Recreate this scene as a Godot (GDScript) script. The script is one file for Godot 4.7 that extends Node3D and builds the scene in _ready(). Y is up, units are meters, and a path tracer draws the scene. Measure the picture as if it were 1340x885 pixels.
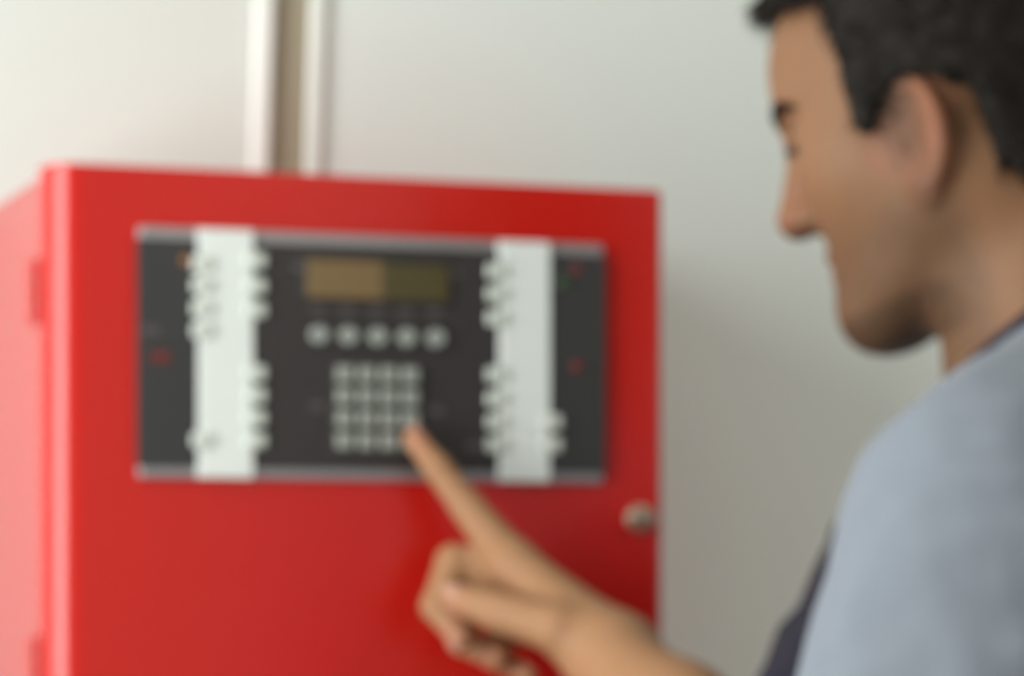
extends Node3D
# A man presses a key on a red wall-mounted control cabinet. World axes follow the back wall:
# x runs along it to the right, y up, z out of it towards the room. Cabinet front at z = 0.

# ---------------------------------------------------------------- mesh collector
class Geo:
	var v := PackedVector3Array()
	var n := PackedVector3Array()
	var c := PackedColorArray()
	var ix := PackedInt32Array()
	var tinted := false
	func put(p: Vector3, q: Vector3, col := Color.WHITE) -> int:
		v.append(p); n.append(q); c.append(col)
		return v.size() - 1
	func tri(a: int, b: int, d: int) -> void:
		var g := (v[b] - v[a]).cross(v[d] - v[a])
		if g.dot(n[a] + n[b] + n[d]) > 0.0:
			ix.append(a); ix.append(d); ix.append(b)
		else:
			ix.append(a); ix.append(b); ix.append(d)
	func quad(a: int, b: int, d: int, e: int) -> void:
		tri(a, b, d); tri(a, d, e)
	func mesh() -> ArrayMesh:
		var a := []
		a.resize(Mesh.ARRAY_MAX)
		a[Mesh.ARRAY_VERTEX] = v; a[Mesh.ARRAY_NORMAL] = n; a[Mesh.ARRAY_INDEX] = ix
		if tinted: a[Mesh.ARRAY_COLOR] = c
		var m := ArrayMesh.new()
		m.add_surface_from_arrays(Mesh.PRIMITIVE_TRIANGLES, a)
		return m

# a box with rounded edges (k steps per edge), optionally turned by a basis
func rbox(g: Geo, at: Vector3, size: Vector3, r: float, k := 1, turn := Basis.IDENTITY) -> void:
	var h := size * 0.5
	r = minf(r, minf(h.x, minf(h.y, h.z)) * 0.98)
	for axis in 3:
		for s in [-1.0, 1.0]:
			var un := Vector3.ZERO; un[axis] = s
			var ua := Vector3.ZERO; ua[(axis + 1) % 3] = 1.0
			var ub := Vector3.ZERO; ub[(axis + 2) % 3] = 1.0
			var ca: float = h[(axis + 1) % 3] - r
			var cb: float = h[(axis + 2) % 3] - r
			var cn: float = h[axis] - r
			var ts := []
			for i in k + 1: ts.append([-1.0, tan(deg_to_rad(-45.0 + 45.0 * i / k))])
			for i in k + 1: ts.append([1.0, tan(deg_to_rad(45.0 * i / k))])
			var ids := []
			for a in ts:
				for b in ts:
					var d: Vector3 = (un + ua * a[1] + ub * b[1]).normalized()
					var p: Vector3 = un * cn + ua * ca * a[0] + ub * cb * b[0] + d * r
					ids.append(g.put(at + turn * p, turn * d))
			var m := ts.size()
			for i in m - 1:
				for j in m - 1:
					g.quad(ids[i * m + j], ids[i * m + j + 1], ids[(i + 1) * m + j + 1], ids[(i + 1) * m + j])

# a slab standing from y0 to y1 whose front corners (towards +z) are rounded by ra (left) and rb (right)
func folded_slab(g: Geo, x0: float, x1: float, z0: float, z1: float, y0: float, y1: float, ra: float, rb: float, seg := 8) -> void:
	var pts := [[Vector2(x0, z0), Vector2(-1, 0)]]
	for i in seg + 1:
		var t := PI / 2 * i / seg
		pts.append([Vector2(x0 + ra, z1 - ra) + Vector2(-cos(t), sin(t)) * ra, Vector2(-cos(t), sin(t))])
	for i in seg + 1:
		var t := PI / 2 * i / seg
		pts.append([Vector2(x1 - rb, z1 - rb) + Vector2(sin(t), cos(t)) * rb, Vector2(sin(t), cos(t))])
	pts.append([Vector2(x1, z0), Vector2(1, 0)])
	var bev := 0.0018
	var rows := []
	for k in 4:
		var row := []
		var y: float = [y0, y0 + bev, y1 - bev, y1][k]
		for a in pts:
			var q: Vector2 = a[0]
			var nn: Vector2 = a[1]
			if k == 0 or k == 3: q -= nn * bev
			var up: float = [-0.7, 0.0, 0.0, 0.7][k]
			row.append(g.put(Vector3(q.x, y, q.y), Vector3(nn.x, up, nn.y).normalized()))
		rows.append(row)
	for k in 3:
		for i in pts.size() - 1:
			g.quad(rows[k][i], rows[k][i + 1], rows[k + 1][i + 1], rows[k + 1][i])
	for k in [0, 3]:
		var up := Vector3.UP if k == 3 else Vector3.DOWN
		var mid := g.put(Vector3((x0 + x1) / 2, y1 if k == 3 else y0, (z0 + z1) / 2), up)
		var cap := []
		for i in rows[k]: cap.append(g.put(g.v[i], up))
		for i in cap.size() - 1: g.tri(mid, cap[i], cap[i + 1])

# a turned profile: points (radius, along) swept about an axis through at
func lathe(g: Geo, at: Vector3, axis: Vector3, prof: Array, seg := 24, squash := 1.0) -> void:
	var w := axis.normalized()
	var a := w.cross(Vector3.UP if absf(w.y) < 0.9 else Vector3.RIGHT).normalized()
	var b := w.cross(a)
	for i in prof.size() - 1:
		var p: Vector2 = prof[i]
		var q: Vector2 = prof[i + 1]
		var nn := Vector2(q.y - p.y, p.x - q.x)
		if nn.length() < 1e-9: continue
		nn = nn.normalized()
		var ring := []
		for s in seg + 1:
			var t := TAU * s / seg
			var dir := a * cos(t) + b * sin(t) * squash
			ring.append([g.put(at + dir * p.x + w * p.y, (dir * nn.x + w * nn.y).normalized()), g.put(at + dir * q.x + w * q.y, (dir * nn.x + w * nn.y).normalized())])
		for s in seg:
			g.quad(ring[s][0], ring[s][1], ring[s + 1][1], ring[s + 1][0])

# a tube of oval section along points
func tube(g: Geo, pts: Array, ra: float, rb: float, up: Vector3, closed := false, seg := 10) -> void:
	var m := pts.size()
	var rings := []
	for i in m:
		var p: Vector3 = pts[i]
		var d: Vector3
		if closed: d = (pts[(i + 1) % m] - pts[(i + m - 1) % m]).normalized()
		else: d = (pts[mini(i + 1, m - 1)] - pts[maxi(i - 1, 0)]).normalized()
		var a := d.cross(up).normalized()
		var b := a.cross(d).normalized()
		var ring := []
		for s in seg:
			var t := TAU * s / seg
			ring.append(g.put(p + a * ra * cos(t) + b * rb * sin(t), (a * cos(t) / ra + b * sin(t) / rb).normalized()))
		rings.append(ring)
	for i in (m if closed else m - 1):
		for s in seg:
			var r0: Array = rings[i]
			var r1: Array = rings[(i + 1) % m]
			g.quad(r0[s], r0[(s + 1) % seg], r1[(s + 1) % seg], r1[s])

func ball(g: Geo, at: Vector3, rad: Vector3, turn := Basis.IDENTITY, nu := 16, nv := 10) -> void:
	var ids := []
	for j in nv + 1:
		var ph := PI * j / nv
		for i in nu + 1:
			var th := TAU * i / nu
			var d := Vector3(sin(ph) * cos(th), cos(ph), sin(ph) * sin(th))
			ids.append(g.put(at + turn * (d * rad), (turn * (d / rad)).normalized()))
	for j in nv:
		for i in nu:
			g.quad(ids[j * (nu + 1) + i], ids[j * (nu + 1) + i + 1], ids[(j + 1) * (nu + 1) + i + 1], ids[(j + 1) * (nu + 1) + i])

# ---------------------------------------------------------------- scene tree helpers
func obj(called: String, g: Geo, m: Material, parent: Node3D) -> MeshInstance3D:
	var o := MeshInstance3D.new()
	o.name = called
	o.mesh = g.mesh()
	o.material_override = m
	o.cast_shadow = GeometryInstance3D.SHADOW_CASTING_SETTING_ON
	parent.add_child(o, true)
	return o

func part_of(called: String, mesh: Mesh, m: Material, parent: Node3D, at := Vector3.ZERO) -> MeshInstance3D:
	var o := MeshInstance3D.new()
	o.name = called; o.mesh = mesh; o.material_override = m; o.position = at
	parent.add_child(o, true)
	return o

func struct(called: String, g: Geo, m: Material, label: String, category: String) -> MeshInstance3D:
	var o := obj(called, g, m, self)
	o.set_meta("kind", "structure"); o.set_meta("label", label); o.set_meta("category", category)
	return o

func thing(called: String, label: String, category: String, at := Vector3.ZERO) -> Node3D:
	var o := Node3D.new()
	o.name = called; o.position = at
	add_child(o, true)
	o.set_meta("label", label); o.set_meta("category", category)
	return o

func srgb(r: float, g: float, b: float) -> Color:
	return Color(r / 255.0, g / 255.0, b / 255.0)

func mat(called: String, col: Color, rough := 0.6, metal := 0.0) -> StandardMaterial3D:
	var m := StandardMaterial3D.new()
	m.resource_name = called
	m.albedo_color = col; m.roughness = rough; m.metallic = metal
	return m

func noise_tex(freq: float, seed_: int, normal := false, strength := 2.0, size := 256) -> NoiseTexture2D:
	var fn := FastNoiseLite.new()
	fn.seed = seed_; fn.frequency = freq; fn.fractal_octaves = 4
	var t := NoiseTexture2D.new()
	t.width = size; t.height = size; t.seamless = true; t.noise = fn
	t.as_normal_map = normal; t.bump_strength = strength
	return t

func relief(m: StandardMaterial3D, t: Texture2D, scale_: float, amount: float, world := true) -> void:
	m.uv1_triplanar = true
	m.uv1_world_triplanar = world
	m.uv1_scale = Vector3.ONE * scale_
	m.heightmap_enabled = true
	m.heightmap_texture = t
	m.heightmap_scale = amount

# ---------------------------------------------------------------- camera frame, used to lay out joints
const FOCAL := 4100.0
const CAM := Vector3(-0.5447, 1.4, 1.7808)
var cam_right := Vector3(cos(deg_to_rad(19.8)), 0, sin(deg_to_rad(19.8)))
var cam_fwd := Vector3(sin(deg_to_rad(19.8)), 0, -cos(deg_to_rad(19.8)))
func at(x: float, y: float, d: float) -> Vector3:
	return CAM + cam_fwd * d + cam_right * ((x - 670.0) / FOCAL * d) + Vector3.UP * ((776.0 - y) / FOCAL * d)

# ---------------------------------------------------------------- distance fields
func smin(a: float, b: float, k: float) -> float:
	var h := maxf(k - absf(a - b), 0.0) / k
	return minf(a, b) - h * h * k * 0.25
func smax(a: float, b: float, k: float) -> float:
	return -smin(-a, -b, k)
func sd_seg(p: Vector3, a: Vector3, b: Vector3, ra: float, rb: float) -> float:
	var ab := b - a
	var t := clampf((p - a).dot(ab) / ab.length_squared(), 0.0, 1.0)
	return (p - a - ab * t).length() - lerpf(ra, rb, t)
func sd_ell(p: Vector3, c: Vector3, r: Vector3) -> float:
	var q := p - c
	var k0 := (q / r).length()
	var k1 := (q / (r * r)).length()
	if k1 < 1e-9: return -minf(r.x, minf(r.y, r.z))
	return k0 * (k0 - 1.0) / k1

const CORNERS: Array[Vector3i] = [Vector3i(0, 0, 0), Vector3i(1, 0, 0), Vector3i(0, 1, 0), Vector3i(1, 1, 0), Vector3i(0, 0, 1), Vector3i(1, 0, 1), Vector3i(0, 1, 1), Vector3i(1, 1, 1)]
const EDGES: Array[Vector2i] = [Vector2i(0, 1), Vector2i(2, 3), Vector2i(4, 5), Vector2i(6, 7), Vector2i(0, 2), Vector2i(1, 3), Vector2i(4, 6), Vector2i(5, 7), Vector2i(0, 4), Vector2i(1, 5), Vector2i(2, 6), Vector2i(3, 7)]

func leaf_cells(f: Callable, lo: Vector3, cell: float, at_: Vector3i, n: int, out: Array) -> void:
	var c: Vector3 = lo + (Vector3(at_) + Vector3.ONE * n * 0.5) * cell
	var d: float = f.call(c)
	if absf(d) > n * cell * 1.15 + cell * 0.3: return
	if n == 1:
		out.append(at_)
		return
	var h := n / 2
	for o in CORNERS: leaf_cells(f, lo, cell, at_ + o * h, h, out)

# surface nets: one vertex in each cell that the surface crosses
func net(g: Geo, f: Callable, lo: Vector3, hi: Vector3, cell: float, paint: Callable, xf := Transform3D.IDENTITY) -> void:
	var cells := []
	var size := (hi - lo) / cell
	for x in range(0, int(size.x) + 1, 8):
		for y in range(0, int(size.y) + 1, 8):
			for z in range(0, int(size.z) + 1, 8):
				leaf_cells(f, lo, cell, Vector3i(x, y, z), 8, cells)
	var val := {}
	var vid := {}
	var cv := PackedFloat32Array()
	cv.resize(8)
	var e := cell * 0.6
	for cc: Vector3i in cells:
		var neg := 0
		for i in 8:
			var k := cc + CORNERS[i]
			if not val.has(k): val[k] = f.call(lo + Vector3(k) * cell)
			cv[i] = val[k]
			if cv[i] < 0.0: neg += 1
		if neg == 0 or neg == 8: continue
		var sum := Vector3.ZERO
		var cnt := 0
		for ed in EDGES:
			var a := cv[ed.x]
			var b := cv[ed.y]
			if (a < 0.0) != (b < 0.0):
				sum += Vector3(CORNERS[ed.x]).lerp(Vector3(CORNERS[ed.y]), a / (a - b))
				cnt += 1
		var p := lo + (Vector3(cc) + sum / cnt) * cell
		var k1: float = f.call(p + Vector3(e, -e, -e))
		var k2: float = f.call(p + Vector3(-e, -e, e))
		var k3: float = f.call(p + Vector3(-e, e, -e))
		var k4: float = f.call(p + Vector3(e, e, e))
		var nn := Vector3(k1 - k2 - k3 + k4, -k1 - k2 + k3 + k4, -k1 + k2 - k3 + k4)
		nn = nn.normalized() if nn.length() > 1e-12 else Vector3.UP
		var col := Color.WHITE
		col = paint.call(p)
		vid[cc] = g.put(xf * p, xf.basis * nn, col)
	for cc: Vector3i in vid:
		var s0: bool = val[cc] < 0.0
		for ax in 3:
			var step := Vector3i.ZERO; step[ax] = 1
			if not val.has(cc + step) or (val[cc + step] < 0.0) == s0: continue
			var b1 := Vector3i.ZERO; b1[(ax + 1) % 3] = 1
			var b2 := Vector3i.ZERO; b2[(ax + 2) % 3] = 1
			if vid.has(cc - b1) and vid.has(cc - b2) and vid.has(cc - b1 - b2):
				g.quad(vid[cc], vid[cc - b1], vid[cc - b1 - b2], vid[cc - b2])

# ---------------------------------------------------------------- the man
var noise := FastNoiseLite.new()
var head_xf: Transform3D          # head axes (x his left, y up, z forward) to world
var body_xf: Transform3D          # the same for the trunk, origin on the floor
var neck_lo: Vector3
const FACE_YAW := 25.0
const FACE_PITCH := 16.5

func nz(p: Vector3, freq: float) -> float:
	return noise.get_noise_3d(p.x * freq, p.y * freq, p.z * freq)

func sd_skull(p: Vector3) -> float:
	var q := Vector3(absf(p.x), p.y, p.z)
	var d := sd_ell(q, Vector3(0, 0.042, -0.008), Vector3(0.076, 0.084, 0.094))
	d = smin(d, sd_ell(q, Vector3(0, 0.048, 0.036), Vector3(0.061, 0.046, 0.058)), 0.03)
	d = smin(d, sd_ell(q, Vector3(0, -0.024, 0.028), Vector3(0.060, 0.062, 0.062)), 0.03)
	d = smin(d, sd_ell(q, Vector3(0, -0.062, 0.036), Vector3(0.046, 0.036, 0.054)), 0.022)
	d = smin(d, sd_seg(q, Vector3(0.052, -0.044, 0.008), Vector3(0.020, -0.084, 0.070), 0.013, 0.013), 0.026)
	d = smin(d, sd_seg(q, Vector3(0.060, 0.0, 0.0), Vector3(0.052, -0.044, 0.008), 0.012, 0.013), 0.03)
	d = smin(d, sd_ell(q, Vector3(0, -0.082, 0.078), Vector3(0.022, 0.019, 0.018)), 0.018)
	d = smin(d, sd_ell(q, Vector3(0.044, -0.010, 0.050), Vector3(0.019, 0.018, 0.024)), 0.045)
	d = smin(d, sd_seg(q, Vector3(0.010, 0.031, 0.086), Vector3(0.043, 0.034, 0.070), 0.0105, 0.009), 0.014)
	return d

func sd_ear(p: Vector3) -> float:
	# p in ear axes: x towards the back of the head, y up, z outwards
	var e := sd_ell(p, Vector3(0, 0, 0), Vector3(0.0185, 0.0305, 0.0065))
	var q := Vector2((p.x - 0.001) / 0.0165, (p.y - 0.003) / 0.0270)
	var rr := q.length()
	var rim := Vector2((rr - 1.0) * 0.019, p.z - 0.0045).length() - 0.0040
	if p.x < -0.002 and p.y < 0.006: rim = maxf(rim, minf(0.006 - p.y, -0.002 - p.x) - 0.002)
	e = smax(e, -sd_ell(p, Vector3(0.002, 0.008, 0.0085), Vector3(0.0115, 0.0175, 0.0060)), 0.004)
	e = smin(e, rim, 0.003)
	e = smin(e, sd_seg(p, Vector3(0.010, -0.012, 0.0045), Vector3(0.007, 0.012, 0.0045), 0.0032, 0.0026), 0.004)
	e = smin(e, sd_ell(p, Vector3(-0.003, -0.0265, 0.001), Vector3(0.0095, 0.0095, 0.0052)), 0.006)
	e = smax(e, -sd_ell(p, Vector3(-0.004, -0.004, 0.005), Vector3(0.0075, 0.0105, 0.0085)), 0.003)
	e = smin(e, sd_ell(p, Vector3(-0.0135, -0.004, 0.003), Vector3(0.0045, 0.0065, 0.0045)), 0.004)
	return e

const EAR := 0.92
func ear_local(p: Vector3) -> Vector3:
	var q := (Vector3(absf(p.x), p.y, p.z) - Vector3(0.0740, -0.0160, 0.0085))
	# front edge stays on the head, the back edge flares out 24 degrees; top leans back 6 degrees
	var fl := deg_to_rad(24.0)
	var back := Vector3(sin(fl), 0, -cos(fl))
	var outw := Vector3(cos(fl), 0, sin(fl))
	var l := Vector3(q.dot(back), q.y, q.dot(outw))
	var tl := deg_to_rad(6.0)
	return Vector3(l.x * cos(tl) - l.y * sin(tl), l.x * sin(tl) + l.y * cos(tl), l.z) / EAR

var neck_in_head: Vector3
func sd_neck(p: Vector3) -> float:
	return sd_seg(p, Vector3(0, -0.030, -0.032), neck_in_head, 0.055, 0.059)

func sd_head(p: Vector3) -> float:
	var d := sd_skull(p)
	if d > 0.06: return d - 0.03
	var q := Vector3(absf(p.x), p.y, p.z)
	if p.z > 0.03:
		# eye sockets, lids, nose, lips
		d = smax(d, -sd_ell(q, Vector3(0.032, 0.014, 0.096), Vector3(0.021, 0.012, 0.020)), 0.014)
		var lid := (q - Vector3(0.0315, 0.0135, 0.0735)).length() - 0.0138
		lid = smax(lid, -sd_ell(q, Vector3(0.0315, 0.0125, 0.088), Vector3(0.0095, 0.0020, 0.012)), 0.0015)
		d = smin(d, lid, 0.004)
		d = smin(d, sd_seg(q, Vector3(0, 0.024, 0.088), Vector3(0, -0.014, 0.1045), 0.0085, 0.0105), 0.012)
		d = smin(d, sd_ell(q, Vector3(0, -0.0185, 0.1035), Vector3(0.0125, 0.0100, 0.0125)), 0.007)
		d = smin(d, sd_ell(q, Vector3(0.0125, -0.0215, 0.092), Vector3(0.0075, 0.0075, 0.0110)), 0.006)
		d = smax(d, -sd_ell(q, Vector3(0.0065, -0.0290, 0.0985), Vector3(0.0035, 0.0045, 0.0060)), 0.003)
		d = smin(d, sd_seg(q, Vector3(0.0, -0.0435, 0.0905), Vector3(0.021, -0.0475, 0.0795), 0.0062, 0.0040), 0.006)
		d = smin(d, sd_seg(q, Vector3(0.0, -0.0545, 0.0885), Vector3(0.018, -0.0515, 0.0795), 0.0070, 0.0040), 0.006)
		d = smax(d, -sd_seg(q, Vector3(0.0, -0.0487, 0.0965), Vector3(0.022, -0.0492, 0.085), 0.0013, 0.0010), 0.003)
	if q.x > 0.05 and absf(p.y + 0.015) < 0.06 and absf(p.z) < 0.07:
		d = smin(d, sd_ear(ear_local(p)) * EAR, 0.006)
	# neck, from the skull base down to the collar, and the slanting neck muscle
	var nl := neck_in_head
	d = smin(d, sd_neck(p), 0.022)
	d = smin(d, sd_seg(q, Vector3(0.048, -0.032, -0.018), Vector3(0.018, nl.y + 0.02, nl.z + 0.042), 0.011, 0.011), 0.024)
	d = smin(d, sd_ell(p, Vector3(0, -0.108, 0.020), Vector3(0.010, 0.016, 0.012)), 0.014)
	return d

func lin(c: Color) -> Color: return c.srgb_to_linear()
var c_skin := Color(0.635, 0.472, 0.345)
var c_face := Color(0.525, 0.378, 0.275)

func paint_head(p: Vector3) -> Color:
	var c := c_face
	var q := Vector3(absf(p.x), p.y, p.z)
	# redder nose, cheeks, ears; pale brown stubble over jaw, chin and lip; lips
	var red := clampf(1.0 - (q - Vector3(0, -0.02, 0.108)).length() / 0.03, 0, 1) * 0.7
	red = maxf(red, 0.6 * smoothstep(0.040, 0.030, ear_local(p).length()) * smoothstep(0.070, 0.078, q.x))
	red = maxf(red, 0.35 * smoothstep(-0.02, -0.07, p.z) * smoothstep(0.03, -0.02, p.y))
	c = c.lerp(Color(0.56, 0.35, 0.275), red)
	var jaw := smoothstep(-0.028, -0.062, p.y - 0.35 * maxf(0.0, 0.05 - p.z)) * smoothstep(-0.012, 0.012, p.z)
	var lip_d := sd_ell(q, Vector3(0, -0.0492, 0.090), Vector3(0.023, 0.0095, 0.016))
	var mous := smoothstep(0.020, 0.010, absf(p.y + 0.036) + maxf(0.0, q.x - 0.024)) * smoothstep(0.075, 0.085, p.z)
	var beard := maxf(jaw * 0.54, mous * 0.5)
	var chin := smoothstep(-0.072, -0.088, p.y) * smoothstep(-0.01, 0.03, p.z) * smoothstep(-0.125, -0.105, p.y)
	beard = maxf(beard, chin * 0.95)
	var side := smoothstep(-0.050, -0.005, p.y) * smoothstep(0.03, 0.01, p.y) * smoothstep(0.032, 0.022, p.z) * smoothstep(0.000, 0.008, p.z) * smoothstep(0.05, 0.06, q.x)
	beard = maxf(beard, side * 0.55)
	beard *= 0.85 + 0.3 * nz(p, 900.0)
	c = c.lerp(Color(0.27, 0.20, 0.14), clampf(beard, 0, 1) * (1.0 - smoothstep(0.002, -0.001, lip_d)))
	if lip_d < 0.0 and p.z > 0.07: c = c.lerp(Color(0.45, 0.29, 0.235), smoothstep(0.0, -0.003, lip_d))
	c = c.lerp(Color(0.48, 0.34, 0.245), clampf(nz(p, 160.0) * 0.35, 0, 1))
	return lin(c)

# --- hair
func hair_edge(p: Vector3) -> float:
	# negative where hair grows: behind the temples, above the forehead, round the ears, down to the nape
	var x := absf(p.x)
	var zb := 0.040 + maxf(0.0, p.y - 0.070) * 2.6
	var front := p.z - zb
	var tuft := maxf(0.099 - p.y, x - 0.034)
	var e := smin(front, tuft, 0.012)
	var low := -0.004
	if p.z < 0.022: low = 0.016
	if p.z < -0.022: low = -0.036 + (p.z + 0.026) * 1.9
	low = maxf(low, -0.088)
	var dn := low - p.y
	if p.z <= 0.030 and p.z > -0.026:
		# a smooth arch over the ear
		dn = maxf(0.0315 - Vector2((p.z - 0.0060) * 1.20, maxf(p.y + 0.0160, 0.0)).length(), low - p.y - 0.012)
	return smax(e, dn, 0.006)

func sd_hair(p: Vector3) -> float:
	var s := smin(sd_skull(p), sd_neck(p), 0.022)
	if s > 0.05: return s - 0.025
	var thick := 0.009 + 0.010 * smoothstep(0.03, 0.10, p.y) + 0.006 * smoothstep(0.045, 0.075, p.z) * -1.0
	thick += 0.006 * smoothstep(0.03, 0.0, p.y) * smoothstep(-0.02, -0.035, p.z) + nz(p, 90.0) * 0.002
	var e := hair_edge(p) + nz(p, 240.0) * 0.002
	return smax(smax(s - thick, e * 0.42, 0.006), -(s + 0.004), 0.002)

# --- hand and arm
var fingers_r := []       # chains of [point, radius]
var palm_r := []
func sd_chain(p: Vector3, ch: Array, k: float) -> float:
	var d := 9.0
	for i in ch.size() - 1:
		var s := sd_seg(p, ch[i][0], ch[i + 1][0], ch[i][1], ch[i + 1][1])
		d = s if i == 0 else smin(d, s, k)
	return d
func sd_limb(p: Vector3, palm: Array, fingers: Array) -> float:
	var d := 9.0
	for i in palm.size():
		var s := sd_chain(p, palm[i], 0.02)
		d = s if i == 0 else smin(d, s, 0.020)
	if d > 0.16: return d - 0.1
	for f in fingers:
		d = smin(d, sd_chain(p, f, 0.003), 0.0065)
	return d
func sd_right(p: Vector3) -> float: return sd_limb(p, palm_r, fingers_r)
var fingers_l := []
var palm_l := []
func sd_left(p: Vector3) -> float: return sd_limb(p, palm_l, fingers_l)

func paint_hand(p: Vector3) -> Color:
	var c := c_skin
	for f in fingers_r:
		var tip: Vector3 = f[f.size() - 1][0]
		c = c.lerp(Color(0.70, 0.47, 0.37), 0.5 * smoothstep(0.022, 0.006, (p - tip).length()))
	c = c.lerp(Color(0.58, 0.41, 0.285), clampf(nz(p, 120.0) * 0.5, 0, 1))
	return lin(c)
func paint_white(_p: Vector3) -> Color: return Color.WHITE
func paint_plain(_p: Vector3) -> Color: return lin(c_skin)
func paint_trunk(p: Vector3) -> Color: return lin(c_skin.lerp(c_face, smoothstep(1.38, 1.44, p.y)))

# --- trunk, in body axes
var sh_r: Vector3
var el_r: Vector3
var sh_l: Vector3
var el_l: Vector3
func sd_trunk(p: Vector3) -> float:
	var q := Vector3(absf(p.x), p.y, p.z)
	var d := sd_ell(p, Vector3(0, 1.27, -0.028), Vector3(0.158, 0.21, 0.100))
	d = smin(d, sd_seg(q, Vector3(0.0, 1.440, -0.012), Vector3(0.150, 1.440, -0.005), 0.062, 0.052), 0.06)
	d = smin(d, sd_seg(q, Vector3(0.0, 1.505, -0.020), Vector3(0.120, 1.455, -0.012), 0.046, 0.040), 0.05)
	d = smin(d, sd_ell(p, Vector3(0, 1.07, -0.020), Vector3(0.142, 0.20, 0.098)), 0.06)
	d = smin(d, sd_ell(p, Vector3(0, 0.92, -0.005), Vector3(0.160, 0.12, 0.112)), 0.06)
	return d
func sd_legs(p: Vector3) -> float:
	var q := Vector3(absf(p.x), p.y, p.z)
	var d := sd_ell(p, Vector3(0, 0.92, -0.005), Vector3(0.158, 0.115, 0.110))
	d = smin(d, sd_seg(q, Vector3(0.085, 0.86, 0), Vector3(0.10, 0.48, 0.012), 0.084, 0.058), 0.03)
	d = smin(d, sd_seg(q, Vector3(0.10, 0.48, 0.012), Vector3(0.105, 0.10, -0.02), 0.056, 0.042), 0.02)
	return d
func sd_body(p: Vector3) -> float:
	var d := sd_trunk(p)
	d = smin(d, sd_legs(p), 0.02)
	d = smin(d, sd_seg(p, sh_l, el_l, 0.050, 0.042), 0.03)
	d = smin(d, sd_seg(p, sh_r, el_r, 0.050, 0.042), 0.03)
	return d
func neck_plane(p: Vector3) -> float:
	# positive above the neckline, which is lower in front than behind
	return smax((p - Vector3(0, 1.5215, 0.012)).dot(Vector3(0, 1.0, 0.80).normalized()), p.y - 1.551, 0.012)
func sd_shirt(p: Vector3) -> float:
	var d := sd_trunk(p)
	if d > 0.35: return d - 0.2
	var ua := sd_seg(p, sh_l, el_l, 0.062, 0.069)
	ua = smax(ua, (p - sh_l.lerp(el_l, 0.80)).dot((el_l - sh_l).normalized()) + 0.010, 0.004)
	d = smin(d, ua, 0.030)
	d = smin(d, sd_seg(p, sh_r, sh_r.lerp(el_r, 0.06), 0.042, 0.040), 0.03)
	d -= 0.010 + 0.014 * smoothstep(1.08, 0.90, p.y)
	# soft drag folds from the shoulder down the sleeve and chest
	var t := (p - sh_l)
	var fold := sin((t.z * 1.1 + t.y * 0.55) * 62.0 + nz(p, 14.0) * 3.0) * smoothstep(0.0, -0.10, t.y) * smoothstep(0.22, 0.06, absf(p.x - sh_l.x))
	d += fold * 0.0035 + nz(p, 26.0) * 0.0025
	d = smax(d, neck_plane(p), 0.006)
	return smax(d, 0.885 - p.y, 0.006)
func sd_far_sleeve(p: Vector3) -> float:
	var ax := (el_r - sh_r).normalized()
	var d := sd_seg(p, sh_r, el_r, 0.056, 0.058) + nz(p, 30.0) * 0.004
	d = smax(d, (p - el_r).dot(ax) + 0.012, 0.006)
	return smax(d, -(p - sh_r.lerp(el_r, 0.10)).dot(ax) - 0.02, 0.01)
func sd_trousers(p: Vector3) -> float:
	var d := sd_legs(p) - 0.012 + nz(p, 18.0) * 0.006
	d = smax(d, p.y - 0.965, 0.005)
	return smax(d, 0.06 - p.y, 0.004)
func sd_shoe(p: Vector3) -> float:
	var q := p
	var d := sd_seg(q, Vector3(0, 0.045, -0.05), Vector3(0, 0.036, 0.15), 0.044, 0.036)
	d = smin(d, sd_seg(q, Vector3(0, 0.09, -0.03), Vector3(0, 0.05, 0.06), 0.046, 0.036), 0.03)
	return smax(d, 0.002 - p.y, 0.006)

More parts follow.
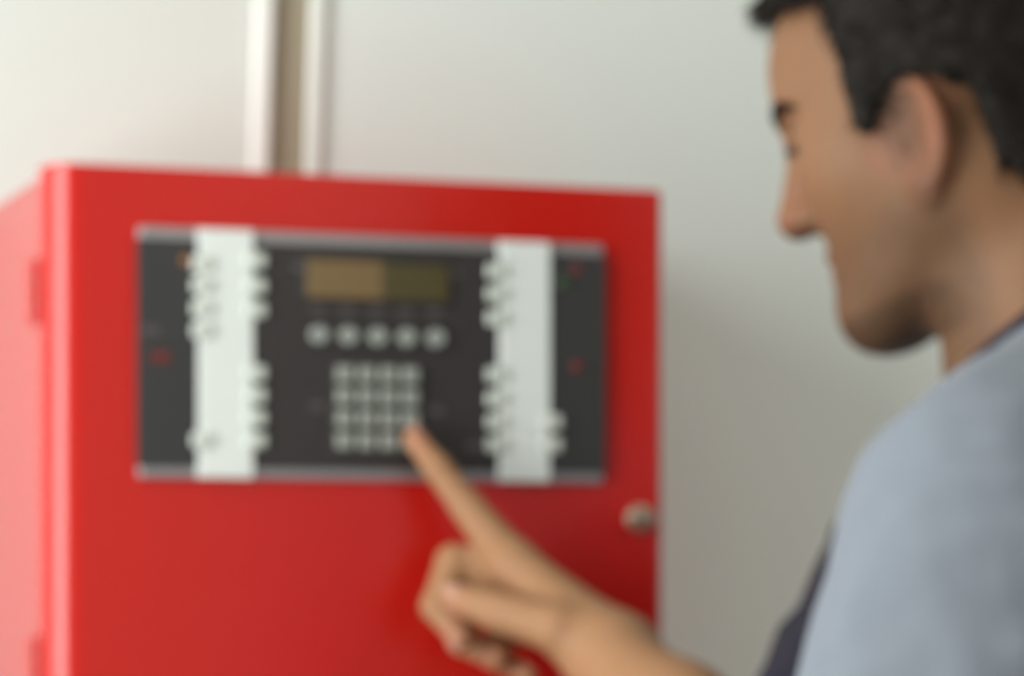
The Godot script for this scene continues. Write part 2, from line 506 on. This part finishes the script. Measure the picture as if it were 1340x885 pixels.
func build_person() -> void:
	var skin := mat("skin", Color.WHITE, 0.6)
	skin.metallic_specular = 0.4
	skin.vertex_color_use_as_albedo = true
	skin.subsurf_scatter_enabled = true; skin.subsurf_scatter_strength = 0.12
	relief(skin, noise_tex(0.06, 5), 30.0, 0.02)
	var hair_m := mat("hair", srgb(31, 27, 24), 0.62)
	hair_m.metallic_specular = 0.25
	var shirt_m := mat("grey jersey", srgb(120, 127, 138), 0.9)
	shirt_m.rim_enabled = true; shirt_m.rim = 0.3
	relief(shirt_m, noise_tex(0.3, 11), 40.0, 0.015)
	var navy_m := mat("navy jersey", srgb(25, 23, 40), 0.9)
	var trouser_m := mat("dark twill", srgb(44, 46, 56), 0.9)
	var shoe_m := mat("black leather", srgb(28, 26, 25), 0.5)

	# head and trunk axes
	var f_dir := (cam_right * -cos(deg_to_rad(FACE_YAW)) + cam_fwd * sin(deg_to_rad(FACE_YAW))).normalized()
	var l_dir := Vector3.UP.cross(f_dir).normalized()
	var hb := Basis(l_dir, Vector3.UP, f_dir) * Basis(Vector3.RIGHT, deg_to_rad(FACE_PITCH))
	head_xf = Transform3D(hb, at(1271, 161, 1.65))
	var bl := Vector3(-0.436, 0, 0.9).normalized()
	body_xf = Transform3D(Basis(bl, Vector3.UP, bl.cross(Vector3.UP)), Vector3(0.245, 0, 0.349))
	var to_body := body_xf.affine_inverse()
	neck_lo = body_xf * Vector3(0.0, 1.47, -0.028)
	neck_in_head = head_xf.affine_inverse() * neck_lo

	# joints of the pointing arm, laid out where the photograph shows them
	var wrist := at(808, 872, 1.765)
	var elbow := at(1050, 1094, 1.60)
	var shoulder := at(1230, 705, 1.775)
	sh_r = to_body * shoulder
	el_r = to_body * elbow
	sh_l = Vector3(0.178, 1.437, 0.014)
	el_l = Vector3(0.208, 1.165, 0.074)
	fingers_r = [
		[[at(672, 740, 1.82), 0.0140], [at(612, 664, 1.838), 0.0098], [at(572, 612, 1.846), 0.0084], [at(542, 574, 1.8535), 0.0068]],
		[[at(686, 768, 1.842), 0.0135], [at(594, 736, 1.838), 0.0105], [at(571, 794, 1.830), 0.0090], [at(604, 836, 1.818), 0.0076]],
		[[at(705, 795, 1.862), 0.0130], [at(612, 790, 1.856), 0.0100], [at(604, 838, 1.846), 0.0086], [at(650, 862, 1.832), 0.0076]],
		[[at(722, 822, 1.876), 0.0115], [at(655, 826, 1.866), 0.0088], [at(650, 862, 1.856), 0.0076], [at(690, 884, 1.842), 0.0066]],
		[[at(800, 868, 1.765), 0.0155], [at(730, 824, 1.771), 0.0138], [at(658, 803, 1.787), 0.0118], [at(598, 785, 1.801), 0.0094]],
	]
	palm_r = [
		[[wrist, 0.0250], [wrist.lerp(elbow, 0.35), 0.0295], [elbow, 0.0400]],
		[[at(672, 740, 1.82), 0.0145], [at(806, 850, 1.770), 0.0155]],
		[[at(686, 768, 1.842), 0.0140], [at(812, 862, 1.785), 0.0180]],
		[[at(705, 795, 1.862), 0.0135], [at(822, 882, 1.790), 0.0170]],
		[[at(722, 822, 1.876), 0.0120], [at(826, 896, 1.790), 0.0170]],
		[[at(735, 822, 1.785), 0.0130], [at(800, 866, 1.765), 0.0180]],
	]
	var hw := body_xf * (el_l + Vector3(-0.01, -0.245, 0.055))
	var le := body_xf * el_l
	var dn := Vector3.DOWN
	var bf := body_xf.basis.z
	var bs := body_xf.basis.x
	palm_l = [[[hw, 0.0250], [hw.lerp(le, 0.65), 0.0370], [le, 0.0410]]]
	for k in 4:
		var o := bf * (0.030 - 0.019 * k)
		palm_l.append([[hw + o * 0.6 + dn * 0.02, 0.017], [hw + o + dn * (0.095 - 0.004 * absf(k - 1)), 0.0120]])
		var kn: Vector3 = hw + o + dn * (0.095 - 0.004 * absf(k - 1))
		var ln: float = [0.90, 1.0, 0.93, 0.74][k]
		fingers_l.append([[kn, 0.0115], [kn + (dn * 0.042 - bs * 0.008) * ln, 0.0096], [kn + (dn * 0.064 - bs * 0.024) * ln, 0.0086], [kn + (dn * 0.078 - bs * 0.042) * ln, 0.0072]])
	fingers_l.append([[hw + bf * 0.012 + dn * 0.02, 0.0150], [hw + bf * 0.048 + dn * 0.055 - bs * 0.012, 0.0120], [hw + bf * 0.058 + dn * 0.085 - bs * 0.022, 0.0104], [hw + bf * 0.056 + dn * 0.112 - bs * 0.030, 0.0082]])

	var root := thing("person", "man with short dark hair in a grey t-shirt, pressing a key with one finger", "person", Vector3(body_xf.origin.x, 0, body_xf.origin.z))
	var shift := Transform3D(Basis.IDENTITY, -root.position)

	# one body surface: head and neck, trunk and legs, both arms with their hands
	var g := Geo.new()
	g.tinted = true
	net(g, sd_head, Vector3(-0.11, -0.175, -0.125), Vector3(0.11, 0.14, 0.135), 0.0028, paint_head, shift * head_xf)
	net(g, sd_body, Vector3(-0.30, 0.04, -0.30), Vector3(0.30, 1.60, 0.30), 0.012, paint_trunk, shift * body_xf)
	var b := [wrist, wrist]
	for ch in fingers_r + palm_r:
		for j in ch:
			b[0] = b[0].min(j[0] - Vector3.ONE * (j[1] + 0.01)); b[1] = b[1].max(j[0] + Vector3.ONE * (j[1] + 0.01))
	net(g, sd_right, b[0], b[1], 0.0028, paint_hand, shift)
	b = [hw, hw]
	for ch in fingers_l + palm_l:
		for j in ch:
			b[0] = b[0].min(j[0] - Vector3.ONE * (j[1] + 0.01)); b[1] = b[1].max(j[0] + Vector3.ONE * (j[1] + 0.01))
	net(g, sd_left, b[0], b[1], 0.0045, paint_plain, shift)
	obj("body", g, skin, root)

	# nails of the pointing hand
	var nail_m := mat("nail", srgb(186, 140, 120), 0.35)
	for k in [0, 1, 4]:
		var ch: Array = fingers_r[k]
		var tip: Vector3 = ch[3][0]
		var along: Vector3 = (ch[3][0] - ch[2][0]).normalized()
		var dorsal: Vector3 = [(Vector3.UP * 0.6 + cam_right * 0.6 - cam_fwd * 0.3), (-cam_right * 0.9 + Vector3.DOWN * 0.3 - cam_fwd * 0.3), (-cam_fwd * 0.8 + Vector3.UP * 0.5)][mini(k, 2)]
		dorsal = (dorsal - along * dorsal.dot(along)).normalized()
		var ng := Geo.new()
		ball(ng, shift * (tip + dorsal * (ch[3][1] - 0.0012) + along * 0.001), Vector3(0.0050, 0.0016, 0.0068), Basis(dorsal.cross(along), dorsal, along), 12, 8)
		obj("fingernail", ng, nail_m, root)

	# eyes
	var white := mat("eye white", srgb(232, 226, 218), 0.2)
	var iris := mat("iris", srgb(70, 52, 36), 0.2)
	for s in [-1.0, 1.0]:
		var eg := Geo.new()
		var ec := shift * (head_xf * Vector3(0.0315 * s, 0.0135, 0.0735))
		ball(eg, ec, Vector3.ONE * 0.0121, Basis.IDENTITY, 16, 12)
		var eye := obj("eye", eg, white, root)
		var ig := Geo.new()
		ball(ig, ec + hb.z * 0.0098, Vector3(0.0056, 0.0056, 0.0028), hb, 12, 8)
		obj("iris", ig, iris, eye)

	# hair: the cap, and short strands that stand out of it
	var rng := RandomNumberGenerator.new()
	rng.seed = 41
	var hg := Geo.new()
	net(hg, sd_hair, Vector3(-0.11, -0.09, -0.13), Vector3(0.11, 0.165, 0.125), 0.0034, paint_white, Transform3D.IDENTITY)
	var strands := Geo.new()
	var count := hg.v.size()
	var cap := Geo.new()
	for i in 16000:
		var k := rng.randi() % count
		var p := hg.v[k]
		var nn := hg.n[k]
		if sd_skull(p) < 0.0035: continue
		var flow := Vector3(p.x * 2.0, -0.45, -0.5 if p.y < 0.06 or p.z < 0.02 else 0.7) + Vector3(rng.randf_range(-0.4, 0.4), rng.randf_range(-0.3, 0.3), rng.randf_range(-0.4, 0.4))
		flow = (flow - nn * flow.dot(nn)).normalized()
		var ln := rng.randf_range(0.008, 0.015)
		var side := flow.cross(nn).normalized() * 0.00045
		var p0 := p - nn * 0.002
		var p1 := p + flow * ln * 0.55 + nn * 0.0016
		var p2 := p + flow * ln + nn * rng.randf_range(0.0005, 0.004)
		var w := 1.0
		var prev := []
		for pt: Vector3 in [p0, p1, p2]:
			var cur := [strands.put(pt + side * w, (side + nn * 0.0004).normalized()), strands.put(pt - side * w, (-side + nn * 0.0004).normalized()), strands.put(pt + nn * 0.0005 * w, nn)]
			if prev:
				for s in 3: strands.quad(prev[s], prev[(s + 1) % 3], cur[(s + 1) % 3], cur[s])
			prev = cur
			w *= 0.65
	for gg: Geo in [hg, strands]:
		for i in gg.v.size():
			gg.v[i] = shift * (head_xf * gg.v[i]); gg.n[i] = hb * gg.n[i]
		var base := cap.v.size()
		cap.v.append_array(gg.v); cap.n.append_array(gg.n); cap.c.append_array(gg.c)
		for i in gg.ix: cap.ix.append(base + i)
	obj("hair", cap, hair_m, root)

	# eyebrows: short hairs that lie along the brow
	for s in [-1.0, 1.0]:
		var bg := Geo.new()
		for i in 260:
			var u := rng.randf()
			var base := Vector3(lerpf(0.009, 0.054, u), 0.0320 + 0.0035 * sin(u * PI * 0.8) - 0.006 * u * u + rng.randf_range(-0.0035, 0.0035) * (1.0 - 0.5 * u), 0.0)
			var z := 0.12
			while z > 0.03 and sd_head(Vector3(base.x, base.y, z)) > 0.0: z -= 0.001
			var p := Vector3(base.x * s, base.y, z)
			var h0 := sd_head(p)
			var nn := Vector3(sd_head(p + Vector3(0.001, 0, 0)) - h0, sd_head(p + Vector3(0, 0.001, 0)) - h0, sd_head(p + Vector3(0, 0, 0.001)) - h0).normalized()
			var dir := Vector3(0.9 * s, 0.35 - 0.5 * u + rng.randf_range(-0.2, 0.2), 0.0)
			dir = (dir - nn * dir.dot(nn)).normalized()
			var pts := []
			for t in 3: pts.append(shift * (head_xf * (p + dir * 0.0065 * t / 2.0 + nn * [-0.0006, 0.0010, 0.0012][t])))
			tube(bg, pts, 0.00042, 0.00042, hb.z, false, 3)
		obj("eyebrow", bg, hair_m, root)
		# upper lashes
		var lg := Geo.new()
		for i in 34:
			var a := lerpf(-0.75, 0.95, i / 33.0)
			var out_dir := Vector3(sin(a) * s, -0.06, cos(a))
			var lp := Vector3(0.0315 * s, 0.0135, 0.0735) + out_dir * 0.0134
			var pts := []
			for t in 3: pts.append(shift * (head_xf * (lp + out_dir * 0.0026 * t + Vector3(0.001 * s, [0.0, -0.0016, -0.0018][t], 0))))
			tube(lg, pts, 0.0002, 0.0002, hb.y, false, 3)
		obj("eyelashes", lg, hair_m, root)

	# clothes
	var sg := Geo.new()
	net(sg, sd_shirt, Vector3(-0.29, 0.865, -0.26), Vector3(0.31, 1.60, 0.30), 0.0075, paint_white, shift * body_xf)
	obj("shirt", sg, shirt_m, root)
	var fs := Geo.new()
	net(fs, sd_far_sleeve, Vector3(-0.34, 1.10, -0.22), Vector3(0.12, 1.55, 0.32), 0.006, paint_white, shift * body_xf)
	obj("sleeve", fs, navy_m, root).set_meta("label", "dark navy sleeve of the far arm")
	var cg := Geo.new()
	var ring := []
	for i in 40:
		var t := TAU * i / 40.0
		var q := Vector3(0.069 * sin(t), 0, 0.058 * cos(t) - 0.016)
		# lie on the neckline plane
		q.y = -smax(-(1.518 - (q.z - 0.012) * 0.80), -1.545, 0.012) + 0.001
		ring.append(shift * (body_xf * q))
	tube(cg, ring, 0.0048, 0.0072, Vector3.UP, true, 10)
	obj("collar", cg, navy_m, root).set_meta("label", "navy neckband of the t-shirt")
	var tg := Geo.new()
	net(tg, sd_trousers, Vector3(-0.25, 0.04, -0.22), Vector3(0.25, 1.0, 0.22), 0.012, paint_white, shift * body_xf)
	obj("trousers", tg, trouser_m, root)
	for s in [-1.0, 1.0]:
		var hg2 := Geo.new()
		net(hg2, sd_shoe, Vector3(-0.07, -0.01, -0.12), Vector3(0.07, 0.16, 0.21), 0.008, paint_white, shift * body_xf * Transform3D(Basis(Vector3.UP, 0.12 * s), Vector3(0.105 * s, 0, -0.01)))
		obj("shoe", hg2, shoe_m, root)

# ---------------------------------------------------------------- the cabinet
func build_cabinet() -> void:
	var red := mat("red powder coat", srgb(194, 27, 20), 0.2)
	red.clearcoat_enabled = true; red.clearcoat = 0.25; red.clearcoat_roughness = 0.08
	relief(red, noise_tex(0.2, 3), 40.0, 0.006)
	var steel := mat("brushed aluminium", srgb(170, 168, 172), 0.42, 0.7)
	var brass := mat("nickel plated brass", srgb(190, 180, 160), 0.32, 0.85)
	var dark := mat("charcoal fascia", srgb(51, 51, 52), 0.5)
	var darker := mat("warm black fascia", srgb(50, 46, 47), 0.5)
	var white := mat("white label strip", srgb(226, 232, 230), 0.55)
	var key_m := mat("grey rubber key", srgb(150, 154, 148), 0.6)
	var pale := mat("pale grey button", srgb(206, 212, 205), 0.5)
	var cab := thing("control_cabinet", "red wall-mounted steel control cabinet with a keypad panel on its door", "cabinet", Vector3(0.003, 1.05, -0.2))
	var off := -cab.position
	var g := Geo.new()
	rbox(g, off + Vector3(0.0042, 1.348, -0.1115), Vector3(0.380, 0.590, 0.176), 0.004, 2)
	obj("body", g, red, cab)
	g = Geo.new()
	folded_slab(g, off.x - 0.1870, off.x + 0.1954, off.z - 0.0215, off.z, off.y + 1.049, off.y + 1.6475, 0.0205, 0.0050)
	var door := obj("door", g, red, cab)
	# hinges on the left side, three knuckles each
	for y in [1.575, 1.355, 1.12]:
		g = Geo.new()
		for k in 3:
			lathe(g, off + Vector3(-0.1880, y - 0.018 + 0.0125 * k, -0.031), Vector3.UP, [Vector2(0, 0), Vector2(0.0036, 0), Vector2(0.0042, 0.0008), Vector2(0.0042, 0.0108), Vector2(0.0036, 0.0116), Vector2(0, 0.0116)], 14)
		rbox(g, off + Vector3(-0.1856, y + 0.001, -0.044), Vector3(0.003, 0.040, 0.020), 0.001)
		obj("hinge", g, red, cab)
	# quarter-turn lock at the right edge of the door
	g = Geo.new()
	var lc := off + Vector3(0.1790, 1.4455, 0.0)
	lathe(g, lc, Vector3(0, 0, 1), [Vector2(0.0085, -0.002), Vector2(0.0085, 0.002), Vector2(0.0075, 0.0035), Vector2(0.0062, 0.0038), Vector2(0.0058, 0.013), Vector2(0.0050, 0.0145), Vector2(0, 0.0145)], 28)
	var lock := obj("lock", g, brass, cab)
	g = Geo.new()
	rbox(g, lc + Vector3(-0.0045, 0.001, 0.0165), Vector3(0.0145, 0.0048, 0.0042), 0.0015, 2, Basis(Vector3(0, 0, 1), -0.2))
	obj("thumb_turn", g, brass, lock)

	# the control panel: aluminium frame, fascias, label strips, display, buttons, keypad
	g = Geo.new()
	var px := 0.00995
	var py := 1.5395
	rbox(g, off + Vector3(px, py, 0.001), Vector3(0.2880, 0.1455, 0.006), 0.0012, 2)
	var panel := obj("control_panel", g, steel, cab)
	var fasc := [[-0.1354, -0.0995, dark, "fascia"], [-0.0665, 0.0862, darker, "fascia"], [0.1190, 0.1552, dark, "fascia"]]
	for a in fasc:
		g = Geo.new()
		rbox(g, off + Vector3((a[0] + a[1]) / 2, 1.5390, 0.0038), Vector3(a[1] - a[0], 0.1325, 0.0030), 0.0006)
		obj(a[3], g, a[2], panel)
	for a in [[-0.0995, -0.0662], [0.0861, 0.1190]]:
		g = Geo.new()
		rbox(g, off + Vector3((a[0] + a[1]) / 2, 1.5395, 0.0044), Vector3(a[1] - a[0], 0.1450, 0.0034), 0.0008)
		obj("label_strip", g, white, panel)
	# buttons that stand along both edges of the strips
	var pill := Geo.new()
	rbox(pill, Vector3.ZERO, Vector3(0.0125, 0.0085, 0.0040), 0.0018, 2)
	var pill_mesh := pill.mesh()
	var edge_at := [
		[-0.0972, [1.5912, 1.5787, 1.5654, 1.5525, 1.4887]], [-0.0650, [1.5945, 1.5795, 1.5654, 1.5287, 1.5155, 1.5022, 1.4890]],
		[0.0845, [1.5934, 1.5796, 1.5649, 1.5312, 1.5165, 1.5027, 1.4889]], [0.1200, [1.5034, 1.4895]]]
	for e in edge_at:
		for y: float in e[1]:
			part_of("button", pill_mesh, pale, panel, off + Vector3(e[0], y, 0.0062))
	# display: raised surround, backlit amber window on the left, dark olive half on the right
	g = Geo.new()
	rbox(g, off + Vector3(0.0098, 1.5852, 0.0055), Vector3(0.0925, 0.0270, 0.0024), 0.0008)
	obj("display_frame", g, mat("black plastic", srgb(44, 40, 38), 0.4), panel)
	var amber := mat("amber display", srgb(120, 98, 66), 0.35)
	g = Geo.new()
	rbox(g, off + Vector3(-0.0108, 1.5852, 0.0064), Vector3(0.0465, 0.0225, 0.0018), 0.0004)
	obj("display", g, amber, panel).set_meta("label", "tan half of the display")
	g = Geo.new()
	rbox(g, off + Vector3(0.0332, 1.5845, 0.0064), Vector3(0.0400, 0.0215, 0.0018), 0.0004)
	obj("display", g, mat("olive display", srgb(78, 70, 42), 0.35), panel).set_meta("label", "dark olive half of the display")
	# five function buttons, each under a small printed plate
	var knob := Geo.new()
	lathe(knob, Vector3.ZERO, Vector3(0, 0, 1), [Vector2(0.0051, -0.003), Vector2(0.0051, 0.0016), Vector2(0.0044, 0.0026), Vector2(0.0039, 0.0026), Vector2(0.0034, 0.0022), Vector2(0, 0.0022)], 24)
	var knob_mesh := knob.mesh()
	var plate := Geo.new()
	rbox(plate, Vector3.ZERO, Vector3(0.0085, 0.0040, 0.0010), 0.0003)
	var plate_mesh := plate.mesh()
	var plate_m := mat("dim printed plate", srgb(86, 78, 80), 0.6)
	for k in 5:
		var x := -0.0269 + 0.01815 * k
		part_of("function_button", knob_mesh, mat("light grey button", srgb(158, 163, 158), 0.5) if k == 0 else panel.get_node("function_button").material_override, panel, off + Vector3(x, 1.5520, 0.0070))
		part_of("printed_plate", plate_mesh, plate_m, panel, off + Vector3(x, 1.5672, 0.0055))
	# sixteen keys in a pale keypad bed
	g = Geo.new()
	rbox(g, off + Vector3(0.0095, 1.5095, 0.0056), Vector3(0.0545, 0.0530, 0.0016), 0.0006)
	obj("keypad_bed", g, mat("dark grey rubber", srgb(64, 63, 61), 0.7), panel)
	var key := Geo.new()
	rbox(key, Vector3.ZERO, Vector3(0.0100, 0.0095, 0.0050), 0.0016, 2)
	var key_mesh := key.mesh()
	for r in 4:
		for c in 4:
			part_of("key", key_mesh, key_m, panel, off + Vector3(-0.0107 + 0.01345 * c, 1.5292 - 0.01315 * r, 0.0072))
	# indicators and small dim marks
	var lamps := [[-0.1069, 1.5931, srgb(150, 96, 48), "orange indicator"], [0.1270, 1.5880, srgb(60, 92, 52), "green indicator"], [0.1364, 1.5962, srgb(120, 40, 38), "upper red indicator"], [0.1364, 1.5376, srgb(130, 38, 36), "lower red indicator"]]
	for a in lamps:
		g = Geo.new()
		lathe(g, off + Vector3(a[0], a[1], 0.0050), Vector3(0, 0, 1), [Vector2(0.0028, 0), Vector2(0.0028, 0.0012), Vector2(0.0020, 0.0022), Vector2(0, 0.0026)], 14)
		obj("indicator", g, mat(a[3], a[2], 0.35), panel).set_meta("label", a[3])
	g = Geo.new()
	rbox(g, off + Vector3(-0.1220, 1.5365, 0.0056), Vector3(0.0105, 0.0056, 0.0010), 0.0003)
	obj("emblem", g, mat("red emblem", srgb(112, 36, 36), 0.5), panel).set_meta("label", "small red emblem plate")
	for a in [[-0.1275, 1.5520, 0.010], [-0.0395, 1.5912, 0.006], [0.0584, 1.5916, 0.006], [-0.0274, 1.5101, 0.008], [0.0463, 1.5089, 0.008], [0.0710, 1.4878, 0.012]]:
		g = Geo.new()
		rbox(g, off + Vector3(a[0], a[1], 0.0054), Vector3(a[2], 0.0042, 0.0008), 0.0002)
		obj("printed_plate", g, plate_m, panel)

# ---------------------------------------------------------------- the room
func slab(lo: Vector3, hi: Vector3, g: Geo = null) -> Geo:
	if g == null: g = Geo.new()
	rbox(g, (lo + hi) / 2, hi - lo, 0.002)
	return g

const X0 := -1.15
const X1 := 2.6
const Z0 := -0.2
const Z1 := 4.2
const TOP := 2.7
const LAMP_AT := Vector3(1.4, 2.69, 2.3)
const WIN := [0.14, 1.07, 0.95, 2.35]   # z from, z to, y from, y to

func build_room() -> void:
	var paint := mat("matt wall paint", srgb(224, 230, 228), 0.85)
	relief(paint, noise_tex(0.08, 7), 6.0, 0.015)
	var white := mat("white gloss paint", srgb(228, 231, 227), 0.45)
	var ceil_m := mat("ceiling paint", srgb(232, 231, 227), 0.9)
	var floor_m := mat("grey vinyl floor", srgb(150, 146, 140), 0.5)
	relief(floor_m, noise_tex(0.05, 9), 4.0, 0.03)
	struct("floor", slab(Vector3(X0 - 0.2, -0.15, Z0 - 0.2), Vector3(X1 + 0.2, 0.0, Z1 + 0.2)), floor_m, "grey vinyl floor of the room", "floor")
	struct("ceiling", slab(Vector3(X0 - 0.2, TOP, Z0 - 0.2), Vector3(X1 + 0.2, TOP + 0.15, Z1 + 0.2)), ceil_m, "white ceiling of the room", "ceiling")
	struct("wall_back", slab(Vector3(X0 - 0.2, 0, Z0 - 0.2), Vector3(X1 + 0.2, TOP, Z0)), paint, "pale grey painted wall behind the cabinet and the man", "wall")
	struct("wall_right", slab(Vector3(X1, 0, Z0), Vector3(X1 + 0.2, TOP, Z1)), paint, "pale painted wall to the right of the man", "wall")
	struct("wall_front", slab(Vector3(X0 - 0.2, 0, Z1), Vector3(X1 + 0.2, TOP, Z1 + 0.2)), paint, "pale painted wall opposite the cabinet", "wall")
	var g := Geo.new()
	slab(Vector3(X0 - 0.2, 0, Z0), Vector3(X0, TOP, WIN[0]), g)
	slab(Vector3(X0 - 0.2, 0, WIN[1]), Vector3(X0, TOP, Z1), g)
	slab(Vector3(X0 - 0.2, 0, WIN[0]), Vector3(X0, WIN[2], WIN[1]), g)
	slab(Vector3(X0 - 0.2, WIN[3], WIN[0]), Vector3(X0, TOP, WIN[1]), g)
	struct("wall_left", g, paint, "pale painted wall with the window that lights the cabinet", "wall")
	# the window: frame and a sunlit translucent blind
	g = Geo.new()
	var wc := Vector3(X0 - 0.08, (WIN[2] + WIN[3]) / 2, (WIN[0] + WIN[1]) / 2)
	var wy: float = WIN[3] - WIN[2]
	var wz: float = WIN[1] - WIN[0]
	for s in [-1.0, 1.0]:
		rbox(g, wc + Vector3(0, 0, s * (wz / 2 - 0.025)), Vector3(0.07, wy, 0.05), 0.004)
		rbox(g, wc + Vector3(0, s * (wy / 2 - 0.025), 0), Vector3(0.07, 0.05, wz - 0.1), 0.004)
	var win := struct("window_1", g, white, "white framed window with a sunlit blind", "window")
	g = Geo.new()
	rbox(g, wc + Vector3(-0.01, 0, 0), Vector3(0.004, wy - 0.1, wz - 0.1), 0.001)
	var blind := mat("sunlit window blind", srgb(245, 244, 240), 0.9)
	blind.emission_enabled = true; blind.emission = Color(1.0, 0.98, 0.95); blind.emission_energy_multiplier = 1.2
	obj("window_blind", g, blind, win)
	var lamp := thing("ceiling_lamp", "square white ceiling panel lamp further back in the room", "lamp", LAMP_AT)
	g = Geo.new()
	for q in 4:
		var b := Basis(Vector3.UP, PI / 2 * q)
		rbox(g, b * Vector3(0.615, -0.015, 0.0), Vector3(0.03, 0.04, 1.26), 0.004, 1, b)
	obj("frame", g, white, lamp)
	g = Geo.new()
	rbox(g, Vector3(0, -0.012, 0), Vector3(1.2, 0.02, 1.2), 0.003)
	var diff := mat("lamp diffuser", srgb(245, 244, 238), 0.8)
	diff.emission_enabled = true; diff.emission = Color(1.0, 0.96, 0.91); diff.emission_energy_multiplier = 0.9
	obj("diffuser", g, diff, lamp)
	# the white door beside the cabinet, its shaded rebate and its frame, a little out of plumb
	var lean := Basis(Vector3(0, 0, 1), deg_to_rad(-1.9))
	var piv := Vector3(0.0, 1.70, Z0)
	g = Geo.new()
	rbox(g, Vector3(-0.4175, -0.69, -0.010), Vector3(0.805, 2.02, 0.036), 0.003, 2)
	var door := struct("door_1", g, mat("white door paint", srgb(222, 225, 222), 0.45), "white flush door behind the left side of the cabinet", "door")
	door.position = piv; door.basis = lean
	g = Geo.new()
	rbox(g, Vector3(-0.0085, -0.69, 0.0075), Vector3(0.014, 2.02, 0.010), 0.004, 3)
	obj("edge_strip", g, mat("bright white edge", srgb(240, 240, 238), 0.4), door)
	g = Geo.new()
	rbox(g, Vector3(-0.77, -0.66, 0.022), Vector3(0.03, 0.12, 0.02), 0.006, 2)
	rbox(g, Vector3(-0.72, -0.64, 0.038), Vector3(0.12, 0.02, 0.016), 0.007, 2)
	obj("door_handle", g, mat("steel handle", srgb(180, 180, 182), 0.3, 0.9), door)
	g = Geo.new()
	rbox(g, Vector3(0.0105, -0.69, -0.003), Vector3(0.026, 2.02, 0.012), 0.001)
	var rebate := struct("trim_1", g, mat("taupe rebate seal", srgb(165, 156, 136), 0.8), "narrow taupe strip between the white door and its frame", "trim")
	rebate.position = piv; rebate.basis = lean
	g = Geo.new()
	rbox(g, Vector3(0.0290, -0.69, -0.004), Vector3(0.0115, 2.02, 0.020), 0.003, 2)
	var frame := struct("trim_2", g, white, "thin white door frame strip standing above the cabinet", "trim")
	frame.position = piv; frame.basis = lean
	g = Geo.new()
	rbox(g, Vector3(1.40, 0.045, Z0 + 0.007), Vector3(2.36, 0.09, 0.014), 0.003)
	struct("baseboard_back", g, white, "white baseboard along the back wall", "baseboard")

func _ready() -> void:
	noise.seed = 12; noise.frequency = 1.0; noise.fractal_octaves = 2
	# camera: level, the lens shifted up, everything a little out of focus as in the photograph
	var cam := Camera3D.new()
	cam.name = "camera"
	add_child(cam)
	var lens := CameraAttributesPhysical.new()
	lens.frustum_focal_length = 50.0
	lens.frustum_focus_distance = 0.6
	lens.frustum_near = 0.1
	lens.frustum_far = 60.0
	lens.exposure_aperture = 9.6
	cam.attributes = lens
	cam.near = 0.1
	cam.far = 60.0
	cam.projection = Camera3D.PROJECTION_FRUSTUM
	cam.keep_aspect = Camera3D.KEEP_HEIGHT
	cam.size = 885.0 / FOCAL * 0.1
	cam.frustum_offset = Vector2(0.0, (776.0 - 442.5) / FOCAL * 0.1)
	cam.position = CAM
	cam.rotation.y = deg_to_rad(-19.8)
	cam.current = true
	var env := Environment.new()
	env.background_mode = Environment.BG_COLOR
	env.background_color = Color(0.55, 0.62, 0.70)
	env.tonemap_mode = Environment.TONE_MAPPER_LINEAR
	env.tonemap_exposure = 1.0
	env.sdfgi_enabled = true; env.ssao_enabled = true; env.ssil_enabled = true
	var we := WorldEnvironment.new()
	we.name = "environment"; we.environment = env
	add_child(we)
	# daylight through the blind
	var day := AreaLight3D.new()
	day.name = "window_light"
	day.area_size = Vector2(WIN[1] - WIN[0] - 0.1, WIN[3] - WIN[2] - 0.1)
	day.position = Vector3(X0 + 0.02, (WIN[2] + WIN[3]) / 2, (WIN[0] + WIN[1]) / 2)
	day.rotation.y = deg_to_rad(-90)
	day.light_color = Color(0.985, 1.0, 0.985)
	day.light_energy = 2.45
	day.area_range = 12.0
	day.shadow_enabled = true
	add_child(day)

	# ceiling lamp further back in the room
	var glow := AreaLight3D.new()
	glow.name = "ceiling_light"
	glow.area_size = Vector2(1.2, 1.2)
	glow.position = Vector3(LAMP_AT.x, LAMP_AT.y - 0.05, LAMP_AT.z)
	glow.rotation.x = deg_to_rad(-90)
	glow.light_color = Color(1.0, 0.96, 0.91)
	glow.light_energy = 2.5
	glow.area_range = 12.0
	glow.shadow_enabled = true
	add_child(glow)

	build_room()
	build_cabinet()
	build_person()
